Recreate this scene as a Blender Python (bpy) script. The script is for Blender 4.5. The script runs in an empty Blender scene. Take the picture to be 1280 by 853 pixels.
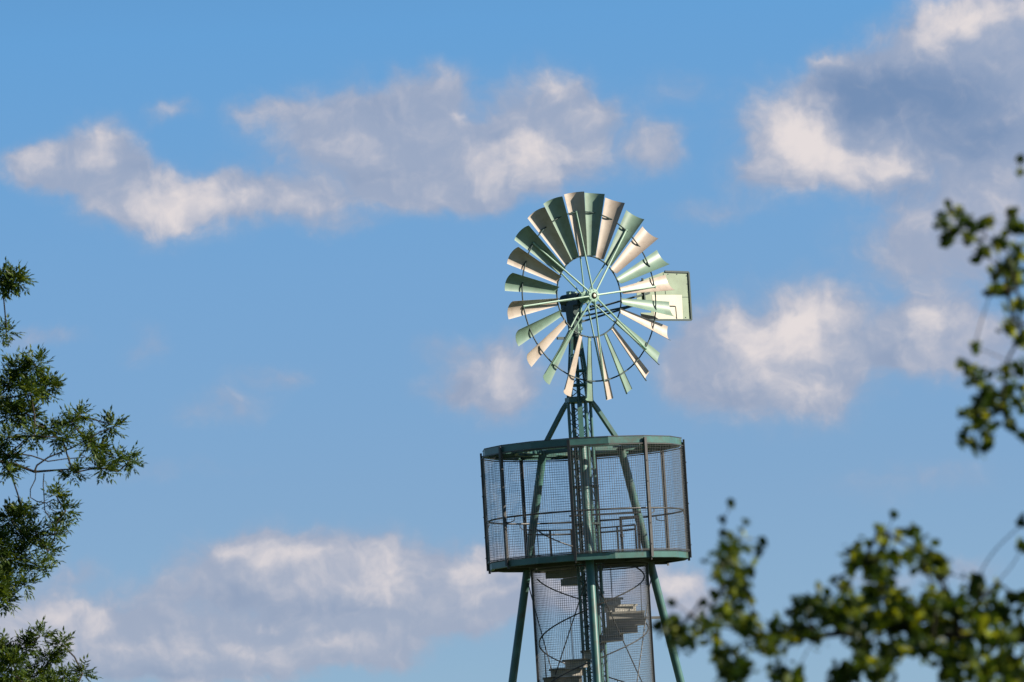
import bpy, math, random
import numpy as np
from mathutils import Vector, Matrix
R = math.radians
sc = bpy.context.scene
col = sc.collection

# ------------------------------------------------------------------ camera
FPX = 7050.0                 # focal length in photo pixels (1280 wide)
CAM = Vector((-1.694, -150.0, 1.6))
PITCH, YAW, ROLL = R(5.172), R(0.0), R(3.4)
f0 = Vector((math.sin(YAW) * math.cos(PITCH), math.cos(YAW) * math.cos(PITCH), math.sin(PITCH)))
r0 = Vector((math.cos(YAW), -math.sin(YAW), 0))
u0 = r0.cross(f0)
rr = r0 * math.cos(ROLL) - u0 * math.sin(ROLL)
uu = r0 * math.sin(ROLL) + u0 * math.cos(ROLL)
cd = bpy.data.cameras.new('camera'); cam = bpy.data.objects.new('camera', cd); col.objects.link(cam)
M = Matrix((rr, uu, -f0)).transposed().to_4x4(); M.translation = CAM
cam.matrix_world = M
cd.sensor_width = 36.0; cd.lens = FPX / 1280 * 36.0
cd.clip_start = 0.5; cd.clip_end = 20000
cd.dof.use_dof = True; cd.dof.focus_distance = 150.0; cd.dof.aperture_fstop = 5.6
sc.camera = cam

def ray(px, py):
    return (f0 + rr * ((px - 640) / FPX) + uu * (-(py - 426.5) / FPX)).normalized()
def at(px, py, depth):
    """world point seen at photo pixel px,py whose distance along +Y from the camera is depth"""
    d = ray(px, py); return CAM + d * (depth / d.y)

# ------------------------------------------------------------------ sun, sky, exposure
SUN_EL, SUN_AZ = R(30), R(11)         # from the right, a little on the camera's side
sdir = Vector((math.cos(SUN_EL) * math.cos(SUN_AZ), -math.cos(SUN_EL) * math.sin(SUN_AZ), math.sin(SUN_EL)))
sl = bpy.data.lights.new('sun', 'SUN'); sl.energy = 5.0; sl.angle = R(0.5); sl.color = (1.0, 0.90, 0.76)
so = bpy.data.objects.new('sun', sl); col.objects.link(so)
so.rotation_euler = sdir.to_track_quat('Z', 'Y').to_euler()
sc.view_settings.view_transform = 'Standard'; sc.view_settings.look = 'None'
EXPO = 1.0; sc.view_settings.exposure = EXPO; sc.view_settings.gamma = 1.0; sc.view_settings.use_curve_mapping = False
sc.cycles.max_bounces = 8; sc.cycles.transparent_max_bounces = 16

world = bpy.data.worlds.new('World'); sc.world = world; world.use_nodes = True
nt = world.node_tree; nt.nodes.clear()
def N(t, **kw):
    n = nt.nodes.new(t)
    for k, v in kw.items(): setattr(n, k, v)
    return n
def L(a, b): nt.links.new(a, b)
def setin(n, i, v):
    if hasattr(v, 'is_output') or isinstance(v, bpy.types.NodeSocket): L(v, n.inputs[i])
    else: n.inputs[i].default_value = v
def mth(op, a, b=None, c=None, clamp=False):
    n = N('ShaderNodeMath', operation=op); n.use_clamp = clamp
    setin(n, 0, a)
    if b is not None: setin(n, 1, b)
    if c is not None: setin(n, 2, c)
    return n.outputs[0]
def vmt(op, a, b=None, c=None):
    n = N('ShaderNodeVectorMath', operation=op); setin(n, 0, a)
    if b is not None: setin(n, 1, b)
    if c is not None: setin(n, 2, c)
    return n.outputs['Value'] if op in ('DOT_PRODUCT', 'LENGTH') else n.outputs[0]
def mixc(f, a, b):
    n = N('ShaderNodeMix', data_type='RGBA'); setin(n, 0, f); setin(n, 6, a); setin(n, 7, b); return n.outputs[2]
def smooth(v, a, b):
    n = N('ShaderNodeMapRange', interpolation_type='SMOOTHSTEP'); setin(n, 0, v); setin(n, 1, a); setin(n, 2, b); return n.outputs[0]

tc = N('ShaderNodeTexCoord')
dirv = vmt('NORMALIZE', tc.outputs['Generated'])
sep = N('ShaderNodeSeparateXYZ'); L(dirv, sep.inputs[0])
az = mth('ARCTAN2', sep.outputs[0], sep.outputs[1])
el = mth('ARCSINE', sep.outputs[2])
# azimuth and elevation in units of 100/FPX radian (a bit under a degree)
K = FPX / 100
cmb = N('ShaderNodeCombineXYZ'); L(mth('MULTIPLY', az, K), cmb.inputs[0]); L(mth('MULTIPLY', el, K), cmb.inputs[1])
P0 = cmb.outputs[0]
def azel(px, py):
    d = ray(px, py); return (math.atan2(d.x, d.y) * K, math.asin(d.z) * K)
def noise(vec, scale, detail, rough=0.55, dim='3D', lac=2.0):
    n = N('ShaderNodeTexNoise', noise_dimensions=dim); setin(n, 'Vector', vec)
    n.inputs['Scale'].default_value = scale; n.inputs['Detail'].default_value = detail; n.inputs['Roughness'].default_value = rough
    n.inputs['Lacunarity'].default_value = lac
    return n
w1 = noise(P0, 1.3, 3, 0.5).outputs['Color']
w2 = noise(P0, 5.0, 5, 0.6).outputs['Color']
P1 = vmt('MULTIPLY_ADD', vmt('SUBTRACT', w1, (0.5, 0.5, 0.5)), (0.75, 0.6, 0), P0)
P2 = vmt('MULTIPLY_ADD', vmt('SUBTRACT', w2, (0.5, 0.5, 0.5)), (0.20, 0.20, 0), P1)
def blobs(P, lst):
    acc = None
    for (bx, by, bu, bv, bw) in lst:
        ca, ce = azel(bx, by); su, sv = 100 / bu, 100 / bv
        q = vmt('MULTIPLY_ADD', P, (su, sv, 0), (-ca * su, -ce * sv, 0))
        e = mth('EXPONENT', mth('MULTIPLY', vmt('DOT_PRODUCT', q, q), -1.0))
        acc = mth('MULTIPLY', e, bw) if acc is None else mth('MULTIPLY_ADD', e, bw, acc)
    return acc
ALPHA = [(40,198,42,24,1.0),(130,188,42,34,1.0),(90,215,75,24,.8),(225,257,95,36,1.2),(150,240,60,30,.7),(345,250,75,28,.75),(400,262,40,18,.5),(215,145,26,16,.6),(290,225,40,16,.3),
 (335,138,44,20,.75),(440,160,95,48,1.),(540,115,55,32,.9),(560,190,160,50,1.1),(690,120,55,38,.9),(680,190,90,42,1),(600,240,95,24,.7),(480,240,55,22,.6),(742,148,32,24,.6),(824,190,34,28,.8),
 (980,165,60,48,1.3),(1050,200,75,42,1.2),(1105,205,42,24,.8),(965,225,55,24,.5),
 (1080,105,80,42,.9),(1180,130,120,60,1.1),(1205,50,78,52,1.3),(1285,25,70,48,1.3),(1270,130,100,80,1.1),(1250,200,70,50,.8),(1040,72,22,12,.4),
 (1180,290,105,50,.85),(1240,250,80,40,.7),
 (965,450,105,66,1.5),(1015,425,66,58,.9),(900,425,50,36,.9),(1005,495,66,30,.8),(865,460,45,38,.6),
 (1170,415,62,46,1.5),(1120,445,36,20,.4),(1245,435,60,45,.65),(1165,330,80,36,.45),
 (632,475,54,44,1.4),(575,492,55,26,.6),
 (320,700,80,34,1.3),(400,725,118,44,1.35),(490,725,75,42,1.1),(600,735,74,42,1.35),(520,770,120,22,.8),(450,790,90,20,.4),(225,742,75,26,.5),(845,735,52,40,1.1),(710,740,90,34,1.0),
 (55,788,90,46,1.4),(160,812,125,36,1.3),(300,812,125,34,1.3),(420,805,80,32,1.1),(230,790,80,24,.4),(490,812,50,18,.5),(90,716,42,20,.5),
 (270,510,65,24,.5),(345,468,55,20,.45),(180,435,28,24,.5),(50,425,55,14,.5),(890,262,60,18,.4),(560,440,60,20,.3),(200,590,120,16,.3),(1100,730,60,20,.5),(1210,715,42,22,.55),(1150,600,120,26,.35),(850,110,60,30,.3),(430,285,50,14,.35)]
LIT = [(40,198,26,16,.8),(125,180,22,20,.8),(118,205,26,14,.4),(225,256,66,32,1.2),(395,262,40,12,.4),(330,250,60,16,.3),
 (690,110,26,20,.75),(572,143,18,9,.75),(650,180,60,18,.6),(665,200,76,24,.8),(430,178,50,14,.45),(335,140,35,12,.5),(540,100,25,15,.35),(210,143,16,10,.5),(740,150,25,14,.4),(600,225,80,16,.3),(818,185,22,16,.4),
 (975,150,36,32,1.05),(1005,180,45,34,1.1),(1060,200,50,22,1.0),(1110,205,26,16,.8),(1030,235,60,18,.4),
 (1195,22,56,24,1.2),(1170,55,26,18,.7),(1275,20,40,16,.7),(1265,250,40,30,.35),(1040,70,14,6,.5),
 (975,430,72,46,1.0),(1010,400,46,26,.95),(905,398,18,12,.6),(1005,492,48,22,.65),(925,420,40,18,.4),
 (1165,400,32,24,.9),(1180,440,44,16,.4),(1235,410,18,14,.4),(628,468,34,30,.85),(1190,270,60,24,.3),
 (290,690,30,12,.7),(370,700,64,22,.95),(470,708,30,24,.6),(495,712,24,26,.6),(590,712,36,22,.95),(420,735,70,14,.35),(480,750,36,14,.5),(600,745,50,12,.4),
 (65,765,50,16,.9),(125,775,20,16,.7),(60,800,60,16,.5),(340,776,16,7,.55),(845,722,34,26,.9),(390,808,80,16,.5),(210,808,110,14,.5),(700,730,60,16,.5)]
DARKB = [(1150,112,110,44,1.2),(1225,175,95,50,1.0),(1085,120,60,36,.8),(1050,105,30,24,.4),(1120,245,60,16,.5),(930,500,60,16,.4),(180,842,120,8,.5),(470,130,70,22,.4),(480,215,80,14,.35),(620,170,40,14,.25),(400,760,90,12,.45),(300,745,70,14,.5),(160,215,40,12,.3),(880,470,50,22,.5),(580,492,45,18,.5),(1110,450,30,16,.4),(320,225,60,14,.35)]
aD = blobs(P2, ALPHA)
n_f = noise(P1, 1.9, 6, 0.52).outputs['Fac']
n_g = noise(P1, 7.0, 6, 0.6).outputs['Fac']
nz = mth('SUBTRACT', mth('MULTIPLY_ADD', n_g, 0.32, n_f), 0.66)
# away from the clouds one can see, loose clouds of the same kind go on round the sky
cen = azel(640, 426)
qf = vmt('MULTIPLY_ADD', P0, (1 / 9.5, 1 / 6.5, 0), (-cen[0] / 9.5, -cen[1] / 6.5, 0))
farm = smooth(vmt('DOT_PRODUCT', qf, qf), 0.9, 1.8)
gen = smooth(noise(vmt('MULTIPLY', P0, (1, 1.9, 1)), 0.16, 5, 0.55).outputs['Fac'], 0.57, 0.72)
aD = mth('MULTIPLY_ADD', mth('MULTIPLY', farm, gen), 1.0, aD)
a_in = mth('MULTIPLY_ADD', nz, mth('MULTIPLY_ADD', smooth(aD, 0.0, 0.5), 0.72, 0.15), aD)
# billows: the cloud noise against itself a little nearer the sun (up and to the right)
n_o = noise(vmt('ADD', P1, (0.10, 0.13, 0)), 1.9, 6, 0.52).outputs['Fac']
n_p = noise(vmt('ADD', P1, (0.05, 0.06, 0)), 7.0, 6, 0.6).outputs['Fac']
relief = mth('MULTIPLY_ADD', mth('SUBTRACT', n_g, n_p), 0.25, mth('MULTIPLY', mth('SUBTRACT', n_f, n_o), 1.2))
lD = mth('MULTIPLY_ADD', mth('MULTIPLY', farm, gen), 0.4, blobs(P2, LIT))
lit = smooth(mth('ADD', relief, mth('MULTIPLY_ADD', nz, 0.6, lD)), -0.15, 1.5)
alpha = mth('MULTIPLY', smooth(a_in, 0.05, 0.95), mth('MULTIPLY_ADD', lit, 0.2, 0.80))
drk = mth('MULTIPLY', smooth(mth('MULTIPLY_ADD', nz, 0.8, mth('SUBTRACT', blobs(P2, DARKB), mth('MULTIPLY', relief, 0.8))), -0.1, 1.7), mth('SUBTRACT', 1.0, lit))
BG = 0.1; EX = 2 ** EXPO
def lin(r, g, b):
    f = lambda c: (c / 255 / 12.92) if c / 255 <= 0.04045 else ((c / 255 + 0.055) / 1.055) ** 2.4
    return (f(r) / BG / EX, f(g) / BG / EX, f(b) / BG / EX, 1)
sky = N('ShaderNodeTexSky', sky_type='NISHITA'); sky.sun_disc = False
sky.sun_elevation = SUN_EL; sky.sun_rotation = math.atan2(sdir.x, sdir.y)
sky.air_density = 1.0; sky.dust_density = 0.3; sky.ozone_density = 3.0; sky.altitude = 100
# clear dry air: the low sky keeps the blue found higher up
cz = N('ShaderNodeCombineXYZ'); L(sep.outputs[0], cz.inputs[0]); L(sep.outputs[1], cz.inputs[1])
L(mth('MULTIPLY_ADD', sep.outputs[2], 1.9, 0.10), cz.inputs[2])
L(vmt('NORMALIZE', cz.outputs[0]), sky.inputs['Vector'])
# deep clean blue of a polarised, hazeless sky, by elevation
ramp = N('ShaderNodeValToRGB'); L(mth('DIVIDE', el, 1.5708), ramp.inputs[0])
rel = ramp.color_ramp.elements
rel[0].position = 0.0; rel[0].color = (.60, .56, .52, 1); rel[1].position = 0.8; rel[1].color = (.18, .20, .24, 1)
for p_, c_ in ((.041, (.63, .65, .645)), (.068, (.645, .77, .785)), (.094, (.57, .855, .915)), (.16, (.38, .58, .66)), (.4, (.21, .26, .31))):
    e_ = rel.new(p_); e_.color = (*c_, 1)
clear = vmt('MULTIPLY', vmt('MULTIPLY', sky.outputs[0], ramp.outputs[0]), (2 / EX, 2.04 / EX, 2.06 / EX))
dark_c, mid_c, lit_c = lin(118, 138, 172), lin(164, 171, 191), lin(228, 220, 220)
cc = mixc(lit, mid_c, lit_c)
cc = mixc(drk, cc, dark_c)
skyc = mixc(alpha, clear, cc)
bg = N('ShaderNodeBackground'); L(skyc, bg.inputs[0]); bg.inputs[1].default_value = BG
out = N('ShaderNodeOutputWorld'); L(bg.outputs[0], out.inputs[0])

# ------------------------------------------------------------------ materials
def material(name, base, rough=0.5, metal=0.0, var=0.12, vscale=3.0, dirt=None, dirt_amt=0.0, dscale=1.2, spec=0.5, bump=0.0, streak=False):
    m = bpy.data.materials.new(name); m.use_nodes = True; t = m.node_tree; b = t.nodes['Principled BSDF']
    tcn = t.nodes.new('ShaderNodeTexCoord')
    n1 = t.nodes.new('ShaderNodeTexNoise'); n1.inputs['Scale'].default_value = vscale; n1.inputs['Detail'].default_value = 6
    t.links.new(tcn.outputs['Object'], n1.inputs['Vector'])
    mr = t.nodes.new('ShaderNodeMapRange'); mr.inputs[3].default_value = 1 - var; mr.inputs[4].default_value = 1 + var
    mr.inputs[1].default_value = 0.3; mr.inputs[2].default_value = 0.7
    t.links.new(n1.outputs['Fac'], mr.inputs[0])
    mu = t.nodes.new('ShaderNodeVectorMath'); mu.operation = 'MULTIPLY'; mu.inputs[0].default_value = base
    t.links.new(mr.outputs[0], mu.inputs[1])
    src = mu.outputs[0]
    if dirt:
        n2 = t.nodes.new('ShaderNodeTexNoise'); n2.inputs['Scale'].default_value = dscale; n2.inputs['Detail'].default_value = 8; n2.inputs['Roughness'].default_value = 0.65
        if streak:
            mp = t.nodes.new('ShaderNodeMapping'); mp.inputs['Scale'].default_value = (1, 1, 0.25)
            t.links.new(tcn.outputs['Object'], mp.inputs['Vector']); t.links.new(mp.outputs[0], n2.inputs['Vector'])
        else: t.links.new(tcn.outputs['Object'], n2.inputs['Vector'])
        m2 = t.nodes.new('ShaderNodeMapRange'); m2.inputs[1].default_value = 0.5; m2.inputs[2].default_value = 0.72; m2.inputs[4].default_value = dirt_amt
        t.links.new(n2.outputs['Fac'], m2.inputs[0])
        mx = t.nodes.new('ShaderNodeMix'); mx.data_type = 'RGBA'; mx.inputs[7].default_value = (*dirt, 1)
        t.links.new(m2.outputs[0], mx.inputs[0]); t.links.new(src, mx.inputs[6]); src = mx.outputs[2]
    t.links.new(src, b.inputs['Base Color'])
    b.inputs['Roughness'].default_value = rough; b.inputs['Metallic'].default_value = metal
    b.inputs['Specular IOR Level'].default_value = spec
    if bump:
        bp = t.nodes.new('ShaderNodeBump'); bp.inputs['Strength'].default_value = bump; bp.inputs['Distance'].default_value = 0.02
        t.links.new(n1.outputs['Fac'], bp.inputs['Height']); t.links.new(bp.outputs[0], b.inputs['Normal'])
    return m
GREEN = material('green paint', (0.046, 0.118, 0.104), 0.38, dirt=(0.075, 0.055, 0.035), dirt_amt=0.75, var=0.22, vscale=2.5, dscale=3.0)
BLADE_G = material('pale green sail paint', (0.148, 0.228, 0.175), 0.45, dirt=(0.085, 0.11, 0.075), dirt_amt=0.65, vscale=2.0, dscale=2.2)
BLADE_C = material('cream sail paint', (0.385, 0.325, 0.27), 0.45, dirt=(0.2, 0.14, 0.10), dirt_amt=0.65, vscale=2.0, dscale=2.2)
SPOKE = material('pale green spoke paint', (0.22, 0.35, 0.27), 0.4, dirt=(0.15, 0.18, 0.12), dirt_amt=0.35)
DKGREEN = material('dark green paint', (0.010, 0.033, 0.032), 0.5, dirt=(0.05, 0.045, 0.035), dirt_amt=0.4)
VANE = material('pale sage vane paint', (0.20, 0.255, 0.175), 0.5, dirt=(0.15, 0.18, 0.11), dirt_amt=0.3, dscale=4)
WHITE = material('white emblem paint', (0.52, 0.48, 0.39), 0.5, var=0.05)
BLACK = material('black emblem paint', (0.012, 0.015, 0.015), 0.9, var=0.05, spec=0.1)
STEEL = material('weathered galvanised steel', (0.052, 0.052, 0.052), 0.5, metal=0.35, dirt=(0.045, 0.03, 0.022), dirt_amt=0.4, vscale=6)
WIRE = material('galvanised wire', (0.085, 0.09, 0.095), 0.5, metal=0.3, var=0.25, vscale=8)
TREAD = material('galvanised tread plate', (0.21, 0.20, 0.175), 0.55, metal=0.2, dirt=(0.2, 0.15, 0.1), dirt_amt=0.5, vscale=5)
DECK = material('deck plate', (0.04, 0.045, 0.04), 0.6, dirt=(0.06, 0.05, 0.04), dirt_amt=0.6)
CONCRETE = material('concrete', (0.33, 0.31, 0.28), 0.9, bump=0.3)
GRASS = material('grass', (0.055, 0.085, 0.025), 0.95, var=0.35, vscale=0.15, dirt=(0.12, 0.10, 0.05), dirt_amt=0.5, dscale=0.03, spec=0.1, bump=0.5)
BARK = material('bark', (0.045, 0.037, 0.028), 0.9, var=0.3, vscale=12, spec=0.15, bump=0.5)
BARK2 = material('dark bark', (0.022, 0.018, 0.013), 0.9, var=0.3, vscale=20, spec=0.15, bump=0.5)
def leafmat(name, c1, c2, c3, trans):
    m = bpy.data.materials.new(name); m.use_nodes = True; t = m.node_tree; b = t.nodes['Principled BSDF']
    g = t.nodes.new('ShaderNodeNewGeometry'); cr = t.nodes.new('ShaderNodeValToRGB')
    e = cr.color_ramp.elements; e[0].position = 0; e[0].color = (*c1, 1); e[1].position = 0.7; e[1].color = (*c2, 1)
    e3 = e.new(1.0); e3.color = (*c3, 1)
    t.links.new(g.outputs['Random Per Island'], cr.inputs[0]); t.links.new(cr.outputs[0], b.inputs['Base Color'])
    b.inputs['Roughness'].default_value = 0.5; b.inputs['Specular IOR Level'].default_value = 0.22
    tr = t.nodes.new('ShaderNodeBsdfTranslucent')
    hs = t.nodes.new('ShaderNodeVectorMath'); hs.operation = 'MULTIPLY'; hs.inputs[1].default_value = (2.0, 1.7, 0.5)
    t.links.new(cr.outputs[0], hs.inputs[0]); t.links.new(hs.outputs[0], tr.inputs[0])
    mx = t.nodes.new('ShaderNodeMixShader'); mx.inputs[0].default_value = trans
    t.links.new(b.outputs[0], mx.inputs[1]); t.links.new(tr.outputs[0], mx.inputs[2])
    t.links.new(mx.outputs[0], t.nodes['Material Output'].inputs[0])
    return m
LEAF_A = leafmat('ash leaves', (0.017, 0.038, 0.006), (0.050, 0.088, 0.014), (0.11, 0.15, 0.03), 0.3)
LEAF_B = leafmat('round leaves', (0.011, 0.027, 0.004), (0.034, 0.060, 0.008), (0.23, 0.27, 0.02), 0.42)

# ------------------------------------------------------------------ mesh helpers
class MB:
    def __init__(s): s.v = []; s.f = []
    def add(s, vs, fs):
        o = len(s.v); s.v += [tuple(v) for v in vs]; s.f += [tuple(i + o for i in f) for f in fs]
    def tube(s, a, b, r, n=10, r2=None, caps=True):
        a, b = Vector(a), Vector(b); d = (b - a)
        if d.length < 1e-6: return
        q = d.to_track_quat('Z', 'Y'); r2 = r if r2 is None else r2
        vs = []
        for c, rad in ((a, r), (b, r2)):
            for i in range(n):
                t = 2 * math.pi * i / n; vs.append(c + q @ Vector((rad * math.cos(t), rad * math.sin(t), 0)))
        fs = [(i, (i + 1) % n, n + (i + 1) % n, n + i) for i in range(n)]
        if caps: fs += [tuple(range(n - 1, -1, -1)), tuple(range(n, 2 * n))]
        s.add(vs, fs)
    def path(s, pts, r, n=8, closed=False, caps=True):
        pts = [Vector(p) for p in pts]; m = len(pts); rs = r if isinstance(r, (list, tuple)) else [r] * m
        vs = []; prev = None
        for i, p in enumerate(pts):
            if closed: d = pts[(i + 1) % m] - pts[i - 1]
            else: d = pts[min(i + 1, m - 1)] - pts[max(i - 1, 0)]
            d.normalize()
            if prev is None:
                up = Vector((0, 0, 1)) if abs(d.z) < 0.9 else Vector((1, 0, 0)); x = d.cross(up).normalized()
            else: x = (prev - d * prev.dot(d)).normalized()
            prev = x; y = d.cross(x)
            for k in range(n):
                t = 2 * math.pi * k / n; vs.append(p + x * rs[i] * math.cos(t) + y * rs[i] * math.sin(t))
        fs = []
        for i in range(m if closed else m - 1):
            j = (i + 1) % m
            for k in range(n): fs.append((i * n + k, i * n + (k + 1) % n, j * n + (k + 1) % n, j * n + k))
        if not closed and caps: fs += [tuple(range(n - 1, -1, -1)), tuple(range((m - 1) * n, m * n))]
        s.add(vs, fs)
    def bar(s, a, b, w, h, side=None):
        """box bar from a to b; w along side, h across"""
        a, b = Vector(a), Vector(b); d = (b - a).normalized()
        if side is None: side = d.cross(Vector((0, 0, 1))) if abs(d.z) < 0.95 else Vector((1, 0, 0))
        side = Vector(side); side = (side - d * side.dot(d)).normalized(); o = d.cross(side)
        vs = [c + side * (sx * w / 2) + o * (sy * h / 2) for c in (a, b) for sx, sy in ((-1, -1), (1, -1), (1, 1), (-1, 1))]
        s.add(vs, [(3, 2, 1, 0), (4, 5, 6, 7), (0, 1, 5, 4), (1, 2, 6, 5), (2, 3, 7, 6), (3, 0, 4, 7)])
    def prism(s, poly, d):
        """closed polygon of 3D points extruded by vector d"""
        d = Vector(d); n = len(poly); p = [Vector(q) for q in poly]
        s.add(p + [q + d for q in p], [tuple(range(n - 1, -1, -1)), tuple(range(n, 2 * n))] + [(i, (i + 1) % n, n + (i + 1) % n, n + i) for i in range(n)])
    def lathe(s, c, axis, prof, n=24):
        """prof: (radius, height along axis)"""
        c = Vector(c); q = Vector(axis).to_track_quat('Z', 'Y'); vs = []
        for (r, h) in prof:
            for i in range(n):
                t = 2 * math.pi * i / n; vs.append(c + q @ Vector((r * math.cos(t), r * math.sin(t), h)))
        fs = []
        m = len(prof)
        for k in range(m - 1):
            for i in range(n): fs.append((k * n + i, k * n + (i + 1) % n, (k + 1) * n + (i + 1) % n, (k + 1) * n + i))
        fs += [tuple(range(n - 1, -1, -1)), tuple(range((m - 1) * n, m * n))]
        s.add(vs, fs)
    def build(s, name, mat, parent=None, smooth=False, off=None):
        me = bpy.data.meshes.new(name)
        vs = s.v if off is None else [(v[0] - off[0], v[1] - off[1], v[2] - off[2]) for v in s.v]
        me.from_pydata(vs, [], s.f); me.update()
        me.materials.append(mat)
        if smooth:
            me.polygons.foreach_set('use_smooth', [True] * len(me.polygons))
            try: me.set_sharp_from_angle(angle=R(40))
            except Exception: pass
        o = bpy.data.objects.new(name, me); col.objects.link(o)
        if parent: o.parent = parent
        return o
def tag(o, label=None, cat=None, group=None, kind=None):
    if label: o['label'] = label
    if cat: o['category'] = cat
    if group: o['group'] = group
    if kind: o['kind'] = kind
def empty(name, loc):
    o = bpy.data.objects.new(name, None); col.objects.link(o); o.location = loc; return o
def pol(phi, r, z):
    """phi in degrees, from the camera side (-Y) towards +X"""
    return Vector((r * math.sin(R(phi)), -r * math.cos(R(phi)), z))

# ------------------------------------------------------------------ ground
g = MB(); rng = random.Random(1)
ringsr = [0, 6, 15, 40, 90, 180, 400, 900, 2000, 5000, 9000]
n = 48; vs = [(0, 0, 0)]; fs = []
for k, r in enumerate(ringsr[1:]):
    for i in range(n):
        t = 2 * math.pi * i / n
        z = 0 if r < 16 else (rng.uniform(-0.15, 0.15) if r < 200 else rng.uniform(-1.5, 0.2))
        vs.append((r * math.cos(t), -60 * min(1, r / 200) + r * math.sin(t), z - (0.1 if r > 16 else 0)))
for i in range(n): fs.append((0, 1 + i, 1 + (i + 1) % n))
for k in range(len(ringsr) - 2):
    for i in range(n):
        a, b = 1 + k * n, 1 + (k + 1) * n
        fs.append((a + i, b + i, b + (i + 1) % n, a + (i + 1) % n))
g.add(vs, fs); go = g.build('ground', GRASS, smooth=True); tag(go, kind='structure')
gp = MB(); gp.lathe((0, 0, 0.0), (0, 0, 1), [(5.2, -0.02), (5.2, 0.03)], 48)
tag(gp.build('paved_circle', CONCRETE), kind='structure')

# ------------------------------------------------------------------ lookout tower with wind wheel
T = empty('wind_pump_tower', (0, 0, 0))
tag(T, 'tall green steel lookout tower with caged platform, spiral stair and a many-bladed wind wheel', 'wind pump tower')
ZF, ZR = 9.24, 12.13           # deck level, underside of roof ring
RC = 2.71                      # cage radius
AX = lambda z: Vector((0, 0, z))
def leg_r(z): return 1.87 + (ZF - z) * 0.225
ZCOL = 13.44                   # collar where the braces meet the mast
for ph in (0, 120, 240):
    b = MB(); b.tube(pol(ph, leg_r(0.25), 0.25), pol(ph, leg_r(ZR + 0.1), ZR + 0.1), 0.11, 20)
    b.build('leg', GREEN, T, True)
    b = MB(); p0 = pol(ph, leg_r(ZR + 0.1), ZR + 0.17); p1 = pol(ph, 0.50, ZCOL - 0.14); p2 = pol(ph, 0.36, ZCOL + 0.02)
    sd = pol(ph + 90, 1, 0)
    b.bar(p0, p1, 0.13, 0.10, sd); b.bar(p1, p2, 0.125, 0.098, sd); b.bar(p0 + Vector((0, 0, -0.01)), p0 + Vector((0, 0, 0.02)), 0.32, 0.3, sd)
    b.build('brace', GREEN, T)
    b = MB(); b.lathe(pol(ph, leg_r(0.1), 0.02), (0, 0, 1), [(0.42, 0), (0.42, 0.2), (0.36, 0.26)], 24); b.build('footing', CONCRETE, T)
# central mast: square lattice of tubes round a slim lattice core
mast = MB(); cr = []
for k in range(4):
    ph = 28 + 90 * k; cr.append(ph); mast.tube(pol(ph, 0.335, 0.1), pol(ph, 0.335, ZCOL), 0.042, 12)
for ph in (70, 165, 262): mast.tube(pol(ph, 0.20, 0.1), pol(ph, 0.20, ZCOL), 0.028, 8)
mo = mast.build('mast', GREEN, T, True)
lt = MB(); z = 0.3; flip = 0
while z < ZCOL - 0.3:
    h = 0.42
    for k in range(4):
        a, b2 = cr[k], cr[(k + 1) % 4]
        if flip: a, b2 = b2, a
        lt.tube(pol(a, 0.335, z), pol(b2, 0.335, z + h), 0.011, 5)
        if flip: lt.tube(pol(a, 0.335, z), pol(b2, 0.335, z), 0.013, 5)
    tri = (70, 165, 262)
    for k in range(3):
        lt.tube(pol(tri[k], 0.20, z), pol(tri[(k + 1) % 3], 0.20, z + h * 0.5), 0.012, 5)
        lt.tube(pol(tri[(k + 1) % 3], 0.20, z + h * 0.5), pol(tri[k], 0.20, z + h), 0.012, 5)
    z += h; flip = 1 - flip
lt.build('lattice_bracing', DKGREEN, mo)
for zz in (ZF + 0.9, ZF + 1.9):
    cb = MB(); cb.lathe(AX(zz), (0, 0, 1), [(0.37, 0), (0.39, 0.005), (0.39, 0.05), (0.37, 0.055)], 20); cb.build('clamp_ring', DKGREEN, mo)
# collar
c = MB(); c.lathe(AX(ZCOL - 0.02), (0, 0, 1), [(0.37, 0), (0.38, 0.01), (0.38, 0.14), (0.34, 0.15)], 8); c.build('collar', GREEN, T)
# head tower: four angle legs leaning together
ZH = 16.195
hb = MB()
ztop = 15.2
def hr(z): return 0.37 + (0.15 - 0.37) * (z - ZCOL) / (ztop - ZCOL)
for k in range(4):
    ph = 45 + 90 * k + 8
    hb.bar(pol(ph, hr(ZCOL + .1), ZCOL + 0.1), pol(ph, hr(ztop), ztop), 0.085, 0.07, pol(ph + 45, 1, 0))
for zz in (ZCOL + 0.45, ZCOL + 0.83, ZCOL + 1.25):
    for k in range(4):
        ph = 53 + 90 * k; hb.bar(pol(ph, hr(zz), zz), pol(ph + 90, hr(zz), zz), 0.06, 0.05)
for k in range(4):
    ph = 53 + 90 * k
    for z0, z1 in ((ZCOL + .12, ZCOL + .45), (ZCOL + .45, ZCOL + .83)):
        hb.tube(pol(ph, hr(z0), z0), pol(ph + 90, hr(z1), z1), 0.014, 5)
hb.tube(AX(ZCOL), AX(15.6), 0.05, 10)
hb.build('head_tower', GREEN, T)

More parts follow.
